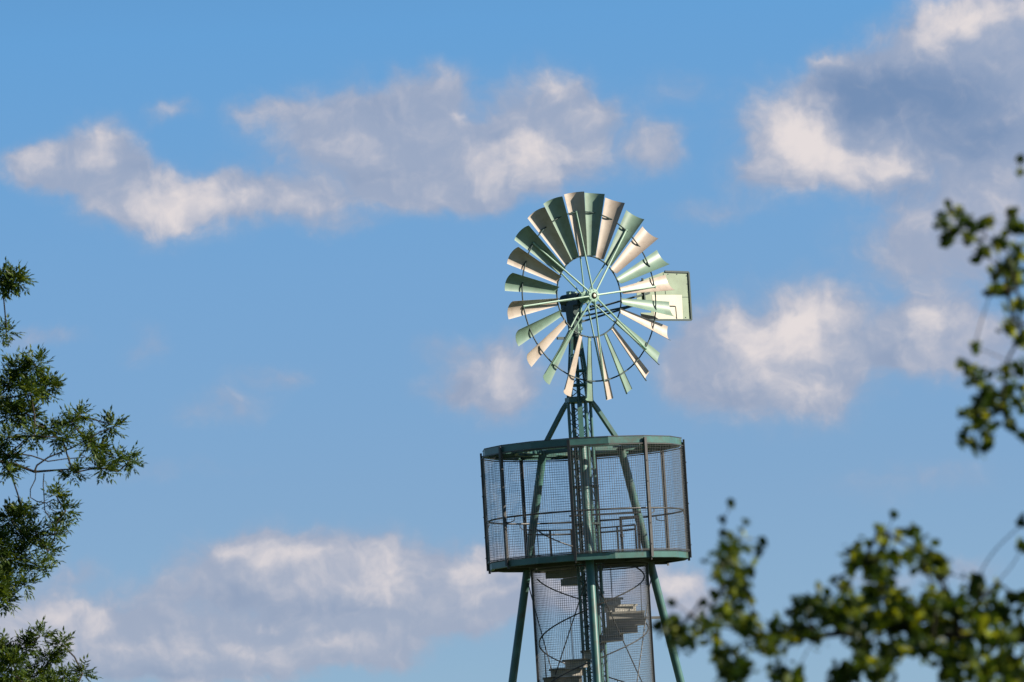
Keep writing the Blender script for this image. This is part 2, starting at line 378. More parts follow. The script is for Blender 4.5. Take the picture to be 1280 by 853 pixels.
# ------------------------------------------------------------------ wheel
PSI = R(38)
nn = Vector((math.sin(PSI), -math.cos(PSI), 0)); tr_ = Vector((math.cos(PSI), math.sin(PSI), 0)); zz_ = Vector((0, 0, 1))
tilt = R(0)
HUB = AX(ZH)
def wp(theta, r, a):     # theta degrees ccw from the right as seen from the front, a = distance along the axle from the mast
    t = R(theta); return HUB + (tr_ * math.cos(t) + zz_ * math.sin(t)) * r + nn * a
A0 = 0.71                # plane of the rings
RO, RI, RB0, RB1 = 2.27, 1.09, 1.10, 2.78
ring = MB()
ring.path([wp(i * 5, RO, A0) for i in range(72)], 0.020, 6, closed=True)
ring.path([wp(i * 5, RI, A0 - 0.02) for i in range(72)], 0.020, 6, closed=True)
BETA = R(34); PH = R(43)    # pitch, half angle of the sheet's arc
def blade_pt(theta, r, s, off=0.0):
    """s in -1..1 across the blade (+1 = leading, front edge)"""
    t = R(theta); cw = tr_ * math.sin(t) - zz_ * math.cos(t)
    c = cw * math.cos(BETA) + nn * math.sin(BETA); p = nn * math.cos(BETA) - cw * math.sin(BETA)
    w = 0.225 + (0.545 - 0.225) * (r - RB0) / (RB1 - RB0)
    rad = w / 2 / math.sin(PH)
    h = rad * (math.cos(s * PH) - math.cos(PH))      # bulge towards the back
    return wp(theta, r, A0) + c * (rad * math.sin(s * PH)) - p * (h - rad * (1 - math.cos(PH)) * 1.0) + p * off
wheel = None
rb = random.Random(7)
blades = []
for k in range(24):
    th = 7.5 + 15 * k
    ring_th = th + 0
    # strap from the outer ring to the sheet
    for rr0, wd in ((RO, 0.011), (RI, 0.010)):
        a = blade_pt(th, rr0, 0.72, 0.008); b2 = blade_pt(th, rr0 + 0.03, -0.55, 0.012)
        m_ = blade_pt(th, rr0 + 0.05, 0.1, 0.02)
        ring.tube(blade_pt(th, rr0, 0.25, 0.0), blade_pt(th, rr0 + 0.02, -0.45, 0.004), wd, 5)
    b = MB(); nr, ns = 8, 14; dth = rb.uniform(-0.9, 0.9)
    for side in (0, 1):
        for i in range(nr + 1):
            r = RB0 + (RB1 - RB0) * i / nr
            for j in range(ns + 1):
                s = -1 + 2 * j / ns
                rr2 = r + (0.02 * (1 - s * s) if i == nr else 0)
                b.v.append(tuple(blade_pt(th + dth, rr2, s, 0.0015 if side else -0.0015)))
    m = (nr + 1) * (ns + 1); W = ns + 1
    for i in range(nr):
        for j in range(ns):
            q = (i * W + j, i * W + j + 1, (i + 1) * W + j + 1, (i + 1) * W + j)
            b.f.append(tuple(reversed(q))); b.f.append(tuple(x + m for x in q))
    edge = [i * W for i in range(nr + 1)] + [nr * W + j for j in range(1, W)] + [i * W + ns for i in range(nr - 1, -1, -1)] + [j for j in range(ns - 1, 0, -1)]
    for i in range(len(edge)):
        a_, b_ = edge[i], edge[(i + 1) % len(edge)]; b.f.append((a_, b_, b_ + m, a_ + m))
    cream = round((th - 97.5) / 15) % 2 == 0
    blades.append((b, cream))
wheel = ring.build('wind_wheel', DKGREEN, T, True)
for b, cream in blades:
    o = b.build('blade', BLADE_C if cream else BLADE_G, wheel, True)
    o['label'] = 'cream curved metal blade' if cream else 'pale green curved metal blade'
for k in range(8):
    th = 7.5 + 45 * k
    s_ = MB(); s_.tube(wp(th + 2, 0.12, 0.89), wp(th, RO, A0 + 0.02), 0.025, 8); s_.tube(wp(th, RO - 0.02, A0 + 0.02), wp(th, RO + 0.03, A0 + 0.02), 0.032, 6); s_.build('spoke', SPOKE, wheel, True)
    s_ = MB(); s_.tube(wp(th + 9, 0.12, 0.54), wp(th, RO - 0.02, A0 - 0.02), 0.021, 8); s_.build('spoke', SPOKE, wheel, True)
h = MB(); h.lathe(HUB, nn, [(0.07, 0.41), (0.16, 0.44), (0.16, 0.56), (0.09, 0.60), (0.09, 0.81), (0.175, 0.83), (0.185, 0.89), (0.17, 0.905), (0.10, 0.91)], 32)
for k in range(8):
    h.lathe(wp(45 * k, 0.145, 0.903), nn, [(0.014, 0), (0.014, 0.02)], 6)
ho = h.build('hub', SPOKE, wheel, True)
h = MB(); h.lathe(HUB, nn, [(0.085, 0.908), (0.085, 0.925), (0.078, 0.93)], 24); h.build('hub_cap', BLACK, wheel, True)
h = MB(); h.lathe(HUB, nn, [(0.045, 0.925), (0.045, 0.94), (0.04, 0.942)], 16); h.build('axle_end', WHITE, wheel, True)
# gearbox and head casting
gb = MB()
gb.lathe(HUB, nn, [(0.10, -0.42), (0.16, -0.40), (0.16, -0.1), (0.12, -0.08), (0.12, 0.43)], 16)
def box_w(mb, a0, a1, t0, t1, z0, z1, taper=1.0):
    ps = [HUB + nn * a + tr_ * t + Vector((0, 0, z0)) for a, t in ((a0, t0), (a1, t0), (a1, t1), (a0, t1))]
    ac, tcn2 = (a0 + a1) / 2, (t0 + t1) / 2
    qs = [HUB + nn * (ac + (a - ac) * taper) + tr_ * (tcn2 + (t - tcn2) * taper) + Vector((0, 0, z1)) for a, t in ((a0, t0), (a1, t0), (a1, t1), (a0, t1))]
    mb.add(ps + qs, [(3, 2, 1, 0), (4, 5, 6, 7), (0, 1, 5, 4), (1, 2, 6, 5), (2, 3, 7, 6), (3, 0, 4, 7)])
box_w(gb, -0.14, 0.34, -0.13, 0.13, -0.17, 0.14, 0.9)
box_w(gb, -0.12, 0.12, -0.11, 0.11, -0.95, -0.165, 1.45)
box_w(gb, -0.42, -0.25, -0.10, 0.10, -0.30, -0.05)
gb.tube(HUB + Vector((0, 0, -1.35)), HUB + Vector((0, 0, -0.9)), 0.10, 14)
gb.bar(HUB + tr_ * -0.62 - Vector((0, 0, 1.05)), HUB + tr_ * 0.12 - Vector((0, 0, 1.05)), 0.05, 0.07)
go_ = gb.build('gearbox', DKGREEN, T, True)
gb = MB()
box_w(gb, -0.20, -0.08, -0.06, 0.06, 0.15, 0.23); box_w(gb, 0.0, 0.10, -0.06, 0.06, 0.13, 0.20)
gb.tube(HUB + nn * 0.12 + tr_ * 0.02 + Vector((0, 0, -0.15)), HUB + nn * 0.08 + tr_ * 0.04 + Vector((0, 0, -1.1)), 0.045, 8)
gb.tube(HUB + nn * 0.2 + tr_ * 0.1 + Vector((0, 0, -0.16)), HUB + nn * 0.12 + tr_ * 0.1 + Vector((0, 0, -0.9)), 0.028, 8)
for zz in (-0.35, -0.6, -0.85): gb.bar(HUB + nn * 0.05 + tr_ * -0.02 + Vector((0, 0, zz)), HUB + nn * 0.16 + tr_ * 0.14 + Vector((0, 0, zz + .06)), 0.09, 0.08)
gb.build('pump_linkage', SPOKE, go_)
gb = MB()
gb.bar(HUB + tr_ * 0.1 + nn * 0.1 + Vector((0, 0, -0.04)), HUB + tr_ * 0.75 + nn * 0.05 + Vector((0, 0, -0.02)), 0.07, 0.06)
gb.tube(HUB + tr_ * 0.62 + nn * 0.1 + Vector((0, 0, -0.1)), HUB + tr_ * 0.62 + nn * 0.1 + Vector((0, 0, 0.06)), 0.06, 8)
gb.bar(HUB + tr_ * 0.5 + nn * 0.1 + Vector((0, 0, -0.2)), HUB + tr_ * 0.85 + nn * 0.05 + Vector((0, 0, -0.14)), 0.06, 0.07)
gb.build('furling_arm', DKGREEN, go_)

# tail, folded alongside the wheel
def tp(px, py, a=-0.05):
    """point of the tail's plane (parallel to the wheel, a metres along the axle) that the photo shows at px,py"""
    d = ray(px, py); q = HUB + nn * a; return CAM + d * ((q - CAM).dot(nn) / d.dot(nn))
tb = MB()
for (p, q) in (((722, 392), (812, 366)), ((722, 404), (806, 378)), ((722, 397), (800, 380))):
    tb.bar(tp(*p), tp(*q), 0.05, 0.045, zz_)
tb.bar(tp(806, 377, -0.02), tp(803, 348, -0.02), 0.05, 0.04, nn)
tail = tb.build('tail', DKGREEN, T)
v = MB(); v.prism([tp(*p) for p in ((796, 353), (831, 339.5), (860, 340.5), (863.5, 400), (802, 399.5), (801, 391), (814, 391), (814, 382.5), (801, 382), (796, 374))], -nn * 0.012)
vo = v.build('vane', VANE, tail)
rim = MB()
fr = [tp(*p, a=-0.04) for p in ((831, 339.5), (860.5, 340.5), (864, 400.2), (802, 400))]
for i in range(3): rim.bar(fr[i], fr[i + 1], 0.035 if i != 1 else 0.05, 0.05, nn)
rim.build('vane_rim', DKGREEN, tail)
e = MB(); e.prism([tp(*p, a=-0.044) for p in ((815, 368.8), (852.3, 368.8), (853.7, 399.3), (818, 399.3))], -nn * 0.004); e.build('painted_emblem', WHITE, vo)
e = MB()
e.prism([tp(*p, a=-0.037) for p in ((808, 381.6), (844, 382.4), (844, 383.7), (808, 382.9))], -nn * 0.003)
e.prism([tp(*p, a=-0.0372) for p in ((844.2, 383), (845.0, 383), (846.5, 398.8), (845.7, 398.8))], -nn * 0.003)
e.prism([tp(*p, a=-0.037) for p in ((803, 375), (814.5, 375.5), (812.5, 381.3), (801, 380.6))], -nn * 0.003)
e.prism([tp(*p, a=-0.0375) for p in ((800.5, 392.2), (818, 395.5), (824, 399.4), (802.5, 398.6))], -nn * 0.003)
e.build('dark_marking', BLACK, vo)
e = MB(); e.bar(tp(853, 371.5, -0.046), tp(861.5, 371.5, -0.046), 0.01, 0.008); e.build('seam', DKGREEN, vo)

e = MB()
for px_, py_ in ((858, 345), (859, 355), (860, 365), (861, 378), (862, 390), (835, 343), (846, 343), (857, 397), (845, 397), (800, 352), (812, 348)):
    e = MB(); e.lathe(tp(px_, py_, -0.05), nn, [(0.016, 0), (0.016, 0.01)], 6); e.build('bolt', DKGREEN, vo)
e = MB(); e.bar(tp(829, 341, -0.046), tp(832, 368, -0.046), 0.01, 0.008); e.build('seam', DKGREEN, vo)
# ------------------------------------------------------------------ platform
PH0 = -8.0
poly16 = [PH0 + 22.5 * k for k in range(16)]
def ring_band(mb, r_in, r_out, z0, z1, angs=poly16):
    n = len(angs); vs = []
    for ph in angs:
        vs += [pol(ph, r_in, z0), pol(ph, r_out, z0), pol(ph, r_out, z1), pol(ph, r_in, z1)]
    fs = []
    for i in range(n):
        a, b = 4 * i, 4 * ((i + 1) % n)
        for k in range(4): fs.append((a + k, b + k, b + (k + 1) % 4, a + (k + 1) % 4))
    mb.add(vs, fs)
def arc_slab(mb, r0_, r1_, a0, a1, z0, z1, n=10):
    vs = []
    for i in range(n + 1):
        ph = a0 + (a1 - a0) * i / n
        vs += [pol(ph, r0_, z0), pol(ph, r1_, z0), pol(ph, r1_, z1), pol(ph, r0_, z1)]
    fs = [(0, 1, 2, 3), tuple(4 * n + k for k in (3, 2, 1, 0))]
    for i in range(n):
        for k in range(4): fs.append((4 * i + k, 4 * i + (k + 1) % 4, 4 * (i + 1) + (k + 1) % 4, 4 * (i + 1) + k))
    mb.add(vs, fs)
d = MB()
ring_band(d, 1.60, RC - 0.06, ZF - 0.05, ZF - 0.02)
arc_slab(d, 0.45, 1.60, -92, 120, ZF - 0.05, ZF - 0.02, 20)
for k in range(8):
    ph = PH0 + 45 * k; d.bar(pol(ph, 1.55, ZF - 0.12), pol(ph, RC - 0.07, ZF - 0.12), 0.07, 0.13)
for k in range(3):
    ph = 120 * k; d.bar(pol(ph, 0.42, ZF - 0.13), pol(ph, 1.6, ZF - 0.13), 0.1, 0.15)
ring_band(d, 1.56, 1.62, ZF - 0.20, ZF - 0.051)
deck = d.build('platform', DECK, T)
fa = MB()
ring_band(fa, RC - 0.055, RC - 0.035, ZF - 0.15, ZF + 0.01)
ring_band(fa, RC - 0.13, RC - 0.058, ZF - 0.158, ZF - 0.14)
fa.build('fascia', GREEN, deck)
fa = MB(); ring_band(fa, RC - 0.06, RC - 0.03, ZF + 0.013, ZF + 0.04); fa.build('kick_strip', STEEL, deck)
# guard round the stair well
gw = MB()
gz = ZF + 1.02
for a0, a1, r in ((-90, 128, 1.66),):
    pts = [pol(a0 + (a1 - a0) * i / 24, r, gz) for i in range(25)]
    pts2 = [p - Vector((0, 0, 0.09)) for p in pts]
gw.path([pol(128 + i * 5, 1.66, gz - 0.12) for i in range(0, 29)], 0.024, 6)
gw.path([pol(128 + i * 5, 1.66, gz - 0.24) for i in range(0, 29)], 0.024, 6)
for ph in (128, 150, 172, 194, 216, 240, 268): gw.bar(pol(ph, 1.66, ZF), pol(ph, 1.66, gz - 0.12), 0.055, 0.05)
gw.build('stair_guard', STEEL, deck)
gt = MB()
A, B = pol(20, 1.15, ZF + 0.03), pol(88, 1.25, ZF + 0.03)
A, B = Vector((0.28, -0.9, ZF + .03)), Vector((1.35, -0.75, ZF + .03))
up = Vector((0, 0, 1.0))
A2, B2 = A + (B - A) * 0.0, B
gt.bar(A + (B - A) * 0.58, A + (B - A) * 0.58 + up, 0.07, 0.05); gt.bar(A + (B - A) * 0.58 + up * 0.97, B + up * 0.97, 0.06, 0.06); gt.bar(B, B + up, 0.07, 0.05)
gt.bar(Vector((-0.45, -0.9, ZF + 1.12)), Vector((1.45, -0.75, ZF + 1.12)), 0.05, 0.05)
gt.tube(A + (B - A) * 0.58 + up * .45 + Vector((0, -.05, 0)), A + (B - A) * 0.58 + up * .53 + Vector((0, -.05, 0)), 0.05, 8)
gt.build('gate', STEEL, deck)
# ------------------------------------------------------------------ cage
cg = MB()
ring_band(cg, RC - 0.01, RC + 0.015, ZR - 0.06, ZR - 0.03)
cage = cg.build('safety_cage', STEEL, T)
cg = MB(); ring_band(cg, RC - 0.01, RC + 0.015, ZF + 0.045, ZF + 0.07); cg.build('bottom_rail', STEEL, cage)
for k in range(8):
    ph = PH0 + 45 * k; b = MB()
    b.bar(pol(ph, RC + 0.02, ZF - 0.14), pol(ph, RC + 0.02, ZR + 0.12), 0.075, 0.045, pol(ph + 90, 1, 0))
    b.bar(pol(ph, RC - 0.03, ZF - 0.22), pol(ph, RC - 0.03, ZR + 0.05), 0.02, 0.06, pol(ph + 90, 1, 0))
    zb = ZF + 0.2
    while zb < ZR: b.tube(pol(ph, RC + 0.03, zb), pol(ph, RC + 0.06, zb), 0.016, 6); zb += 0.55
    b.build('cage_post', STEEL, cage)
def chord_pt(ph, r, z):
    i = math.floor((ph - PH0) / 22.5); a = PH0 + 22.5 * i; t = (ph - a) / 22.5
    return pol(a, r, z).lerp(pol(a + 22.5, r, z), t)
WR = 0.0031; SP = 0.066
def wire_panel(phs, zs, fn, r, wr=WR):
    b = MB()
    for ph in phs: b.tube(fn(ph, r, zs[0]), fn(ph, r, zs[-1]), wr, 4, caps=False)
    for z in zs: b.path([fn(p, r + 0.004, z) for p in (phs[::4] if fn is chord_pt else phs[::3]) + [phs[-1]]], wr, 4, caps=False)
    return b
zs = [ZF + 0.02 + i * SP for i in range(int((ZR - 0.05 - ZF) / SP) + 1)]
for k in range(8):
    a0 = PH0 + 45 * k; nv = int(R(45) * RC / SP)
    phs = [a0 + 45 * (i + 0.5) / nv for i in range(nv)]
    wire_panel(phs, zs, chord_pt, RC - 0.004).build('mesh_panel', WIRE, cage)
b = MB(); b.path([pol(PH0 + 11.25 * k, 2.60, ZF + 1.15) for k in range(32)], 0.024, 8, closed=True)
for k in range(8):
    ph = PH0 + 45 * k + 6
    b.path([pol(ph, 2.6, ZF + 1.15), pol(ph, 2.6, ZF + 1.05), pol(ph - 3, 2.64, ZF + 1.0), pol(ph - 6, RC - 0.04, ZF + 1.0)], 0.013, 6)
b.build('handrail', STEEL, cage, True)
# ------------------------------------------------------------------ roof ring
rf = MB()
ring_band(rf, RC - 0.055, RC - 0.035, ZR - 0.02, ZR + 0.15)
ring_band(rf, RC - 0.16, RC - 0.057, ZR + 0.12, ZR + 0.135)
ring_band(rf, RC - 0.16, RC - 0.057, ZR - 0.015, ZR)
ring_band(rf, 1.75, 1.83, ZR, ZR + 0.12)
for k in range(16):
    ph = PH0 + 22.5 * k; rf.bar(pol(ph, 1.83, ZR + 0.05), pol(ph, RC - 0.06, ZR + 0.05), 0.05, 0.09)
for k in range(3):
    for s_ in (-1, 1): rf.bar(pol(120 * k, leg_r(ZR + .06) , ZR + 0.06), pol(120 * k + s_ * 50, 1.78, ZR + 0.06), 0.10, 0.11)
    rf.bar(pol(120 * k, 0.38, ZR + 0.06), pol(120 * k, 1.76, ZR + 0.061), 0.11, 0.112)
roof = rf.build('roof_ring', GREEN, T)
rs = MB()
for k in range(16):
    if k in (1, 6, 9, 13): continue
    arc_slab(rs, 1.80, RC - 0.10, PH0 + 22.5 * k + 0.6, PH0 + 22.5 * k + 21.9, ZR + 0.137, ZR + 0.15, 2)
rs.build('roof_sheet', GREEN, roof)
rs = MB(); ring_band(rs, RC - 0.065, RC - 0.025, ZR + 0.153, ZR + 0.172); rs.build('drip_edge', STEEL, roof)

# ------------------------------------------------------------------ spiral stair
RISE, STEP = 0.2054, 22.5
st = MB()
def helix(mb, dz, r, rad, z0, z1):
    pts = []; z = z0
    while z <= z1 + 1e-6: pts.append(pol(78 + (z - 7.50) / RISE * STEP, r, z + dz)); z += RISE / 3
    mb.path(pts, rad, 6)
helix(st, -0.28, 1.47, 0.018, 0.6, ZF - 0.1)
stair = st.build('staircase', STEEL, T, True)
kn = int(ZF / RISE)
for k in range(kn):
    z = ZF - RISE * (k + 1)
    if z < 0.1: break
    ph = 78 + (z - 7.50) / RISE * STEP
    b = MB()
    arc_slab(b, 0.38, 1.42, ph - 14, ph + 12, z - 0.004, z, 5)
    for pe, hgt in ((ph - 14, 0.05), (ph + 12, 0.185)):
        q0, q1 = pol(pe, 0.38, z - 0.006), pol(pe, 1.42, z - 0.006)
        sgn = 1 if pe > ph else -1
        b.bar(q0 - Vector((0, 0, hgt / 2 * sgn * -1 if sgn > 0 else hgt / 2)), q1 - Vector((0, 0, hgt / 2 * sgn * -1 if sgn > 0 else hgt / 2)), 0.004, hgt)
    b.build('tread', TREAD, stair)
b = MB(); helix(b, 1.10, 1.45, 0.020, 0.2, ZF - 0.1)
b.build('stair_rail', STEEL, stair, True)
for k in range(0, kn, 4):
    b = MB()
    z = ZF - RISE * (k + 1); ph = 78 + (z - 7.50) / RISE * STEP
    b.tube(pol(ph, 1.43, z), pol(ph, 1.45, z + 1.1), 0.011, 6)
    b.build('baluster', STEEL, stair)
# mesh drum round the stair
dr = MB()
dr.path([pol(i * 10, 1.53, ZF - 0.24) for i in range(36)], 0.018, 6, closed=True)
drum = dr.build('stair_cage', STEEL, T)
for zz in (0.25, 2.4):
    b = MB(); b.path([pol(i * 10, 1.53, zz) for i in range(36)], 0.018, 6, closed=True); b.build('hoop', STEEL, drum)
for ph in (-84, -97, 84, 97, 4, 176):
    b = MB(); b.bar(pol(ph, 1.55, 0.05), pol(ph, 1.55, ZF - 0.2), 0.06, 0.05, pol(ph + 90, 1, 0)); b.build('cage_post', STEEL, drum)
nv = int(2 * math.pi * 1.525 / 0.062); zs2 = [0.3 + i * 0.062 for i in range(int((ZF - 0.55) / 0.062) + 1)]
for (a, b_) in ((-84, 4), (4, 84), (97, 176), (176, 263)):
    m_ = int(R(b_ - a) * 1.525 / 0.062); phs = [a + (b_ - a) * (i + .5) / m_ for i in range(m_)]
    wire_panel(phs, zs2, pol, 1.525, 0.0030).build('mesh_panel', WIRE, drum)
for ph in (120, 0):
    for zz in (7.62,):
        b = MB(); b.bar(pol(ph, 1.53, zz), pol(ph, leg_r(zz) - 0.05, zz), 0.06, 0.07); b.build('strut', STEEL, T)
# tie rods between the legs
def lp(ph, z): return pol(ph, leg_r(z), z)
for (p0, p1) in ((lp(0, 8.9), lp(240, 0.6)), (lp(0, 8.9), lp(120, 0.6)), (lp(240, 8.9), lp(0, 0.6)), (lp(120, 8.9), lp(0, 0.6))):
    b = MB(); b.tube(p0, p1, 0.016, 6); b.build('tie_rod', STEEL, T)

# ------------------------------------------------------------------ trees
def grow(base, trunk_pts, clumps, rad0, rtip, rng, droop=0.05, bend=0.07, links=None):
    """trunk polyline, then each clump joined to the nearest node so far, nearest clump first"""
    nodes = [Vector(p) for p in trunk_pts]; par = [-1] + list(range(len(trunk_pts) - 1)); load = [0] * len(nodes)
    for k_, v_ in (links or {}).items(): par[k_] = v_
    C_ = np.array([tuple(c[0]) for c in clumps]); bd = np.full(len(clumps), 1e9); bi = np.zeros(len(clumps), int); done = np.zeros(len(clumps), bool)
    def upd(i):
        d_ = np.linalg.norm(C_ - np.array(tuple(nodes[i])), axis=1) + (5 if i < 2 else 0)
        m_ = d_ < bd; bd[m_] = d_[m_]; bi[m_] = i
    for i in range(len(nodes)): upd(i)
    ends = []
    for _ in range(len(clumps)):
        w = int(np.argmin(np.where(done, 1e9, bd))); done[w] = True
        c, r = clumps[w]; best = int(bi[w]); a = nodes[best]; L_ = (c - a).length
        k = min(7, max(2, int(L_ / (r * 1.5 + 1e-3)))); prev = best
        perp = Vector((rng.gauss(0, 1), rng.gauss(0, 1), rng.gauss(0.4, 1))) * L_ * bend
        for j in range(1, k + 1):
            t = j / k; q = a.lerp(c, t) + perp * math.sin(math.pi * t) + Vector((0, 0, -droop * L_ * math.sin(math.pi * t)))
            nodes.append(q); par.append(prev); load.append(0); prev = len(nodes) - 1; upd(prev)
        ends.append(prev)
    for e in ends:
        i = e
        while i != -1: load[i] += 1; i = par[i]
    mx = max(load)
    rad = [rtip + (rad0 - rtip) * ((l / mx) ** 0.75) for l in load]
    return nodes, par, rad
def branch_mesh(nodes, par, rad, n=6):
    mb = MB()
    for i, p in enumerate(par):
        if p < 0: continue
        mb.tube(nodes[p], nodes[i], rad[p] if rad[p] < rad[i] * 2.2 else rad[i] * 1.3, n if rad[i] < 0.05 else 12, rad[i])
    return mb
def rnd_unit(rng):
    while True:
        v = Vector((rng.uniform(-1, 1), rng.uniform(-1, 1), rng.uniform(-1, 1)))
        if 0.05 < v.length < 1: return v.normalized()
def leaflet(mb, p, d, nrm, L_, W_, fold=0.25):
    s = d.cross(nrm).normalized(); nrm = s.cross(d)
    o = len(mb.v)
    up = nrm * (W_ * fold)
    for q in (p, p + d * L_ * 0.4 + s * W_ / 2 + up, p + d * L_, p + d * L_ * 0.4 - s * W_ / 2 + up, p + d * L_ * 0.45): mb.v.append(tuple(q))
    mb.f += [(o, o + 4, o + 1), (o + 4, o + 2, o + 1), (o, o + 3, o + 4), (o + 4, o + 3, o + 2)]
def round_leaf(mb, p, d, nrm, L_, W_):
    s = d.cross(nrm).normalized(); nrm = s.cross(d); o = len(mb.v)
    prof = ((0.0, 0.0), (0.12, 0.32), (0.38, 0.5), (0.68, 0.38), (1.0, 0.0))
    mid = [p + d * L_ * t - nrm * L_ * 0.10 * t * t for t, w in prof]
    for m_ in mid: mb.v.append(tuple(m_))
    for sg in (1, -1):
        for i, (t, w) in enumerate(prof[1:4]): mb.v.append(tuple(mid[i + 1] + s * sg * w * W_ + nrm * W_ * 0.07 * w * 2))
    for b_ in (5, 8):
        a = [(o, o + 1, o + b_), (o + 1, o + 2, o + b_ + 1, o + b_), (o + 2, o + 3, o + b_ + 2, o + b_ + 1), (o + 3, o + 4, o + b_ + 2)]
        mb.f += a

# left: ash, about 90 m off
rng = random.Random(11)
D1 = 92.0; S1 = FPX / D1
VIS = [(18,350,20),(2,352,22),(8,415,13),(43,455,20),(22,462,20),(58,484,18),(38,492,18),(12,478,22),(33,517,22),(12,520,20),(10,547,15),(-10,500,24),
 (43,545,16),(62,536,13),(89,528,17),(78,547,13),(100,520,10),(140,531,12),(121,561,16),(145,572,14),(163,576,11),(130,586,13),(112,552,10),(92,591,10),(15,575,12),(0,560,14),(12,590,10),
 (70,620,10),(82,639,12),(76,655,12),(36,635,13),(60,690,11),(45,668,18),(14,650,20),(20,697,20),(50,708,14),(34,730,12),(7,750,14),(5,725,20),(28,672,16),(68,668,9),(-5,680,24),(30,645,12),(-10,735,26),(0,705,20),
 (50,795,15),(78,806,12),(30,810,16),(62,825,16),(103,842,10),(14,832,20),(80,846,13),(45,845,20),(0,812,18),(-10,845,26),(20,860,24),(65,862,20),(95,868,16)]
base1 = at(-330, 1130, D1); base1.z = 0
clumps = [(at(x, y, D1 + rng.uniform(-0.9, 0.9)), r / S1) for x, y, r in VIS]
hid = []
cc1 = at(-330, 640, D1)
for i in range(150):
    u = rnd_unit(rng); q = cc1 + Vector((u.x * 3.9, u.y * 4.2, u.z * 4.4)) * rng.uniform(0.55, 1.0)
    dpx = (q - CAM); X = 640 + FPX * dpx.dot(rr) / dpx.dot(f0)
    if X < -48: hid.append((q, rng.uniform(0.28, 0.45)))
tr1 = [base1, base1 + Vector((0.05, 0, 2.2)), base1 + Vector((0.2, 0.1, 4.0)), base1 + Vector((0.1, -0.1, 5.8)), base1 + Vector((0.4, 0, 7.6)), base1 + Vector((0.3, 0.2, 9.4))]
limb = [at(x, y, D1) for x, y in ((-250,690),(-160,640),(-80,600),(-30,566),(-70,660),(-60,740),(-70,820),(-75,500),(-70,420),(-65,350))]
nodes, par, rad = grow(base1, tr1 + limb, clumps + hid, 0.24, 0.007, rng, links={len(tr1): 2, len(tr1) + 4: len(tr1) + 2, len(tr1) + 7: len(tr1) + 2})
rad = [r_ if i < len(tr1) else min(r_, 0.05 if i < len(tr1) + len(limb) else 0.014) for i, r_ in enumerate(rad)]
E1 = empty('ash_tree', base1); tag(E1, 'leafy ash tree with feathery dark green tufts reaching in at the left edge', 'tree')
bm = branch_mesh(nodes, par, rad)
# the bare looping twigs below the long bough
def twig(mb, pts, r, D, dj=0.0):
    mb.path([at(x, y, D + dj * i) for i, (x, y) in enumerate(pts)], r, 5)
twig(bm, [(-30,566),(0,577),(20,581),(43,590),(70,588),(100,586),(128,584)], [.035,.03,.026,.022,.016,.012,.008], D1, .05)
twig(bm, [(43,590),(46,582),(60,572),(90,560),(112,548),(126,540),(138,536)], [.018,.016,.014,.012,.010,.009,.007], D1)
twig(bm, [(0,572),(20,567),(40,570),(60,577),(80,574),(105,572)], [.016,.014,.012,.011,.009,.008], D1 - .1)
twig(bm, [(10,568),(25,556),(32,548),(45,545)], [.016,.012,.01,.008], D1 + .1)
twig(bm, [(45,588),(44,600),(38,612),(38,622),(46,627),(58,629),(68,624)], .009, D1)
twig(bm, [(55,592),(54,605),(55,620),(56,638),(62,648),(68,654)], .009, D1)
twig(bm, [(58,629),(64,637),(74,642)], .007, D1)
twig(bm, [(75,588),(82,592),(88,596)], .007, D1)
twig(bm, [(100,568),(112,574),(118,580),(128,588)], .007, D1)
bm.build('trunk', BARK, E1, True, off=base1)
lf = MB()
def ash_clump(c, r, cnt):
    for _ in range(cnt):
        u = rnd_unit(rng); p = c + Vector((u.x, u.y, u.z)) * r * rng.uniform(0.05, 0.62)
        d = (u + Vector((0, 0, 0.35)) + rnd_unit(rng) * 0.6).normalized()
        nrm = (Vector((0, 0, 1)) + rnd_unit(rng) * 0.7).normalized()
        if abs(d.dot(nrm)) > 0.95: continue
        s = d.cross(nrm).normalized()
        RL = rng.uniform(0.12, 0.21)
        k = rng.choice((3, 4, 4))
        for j in range(k):
            q = p + d * RL * (j + 0.3) / k - Vector((0, 0, 0.05 * RL * j))
            for sg in (1, -1):
                ld = (d * 0.8 + s * sg * rng.uniform(0.6, 1.0) - Vector((0, 0, rng.uniform(0, 0.3)))).normalized()
                leaflet(lf, q, ld, (nrm + rnd_unit(rng) * 0.3).normalized(), rng.uniform(0.070, 0.11), rng.uniform(0.028, 0.039))
        leaflet(lf, p + d * RL, d, nrm, rng.uniform(0.09, 0.12), 0.036)
for c, r in clumps: ash_clump(c, r, int((10 + 66 * (r / 0.26) ** 2) * rng.uniform(0.75, 1.2)))
for c, r in hid: ash_clump(c, r, 70)
lf.build('crown', LEAF_A, E1, off=base1)

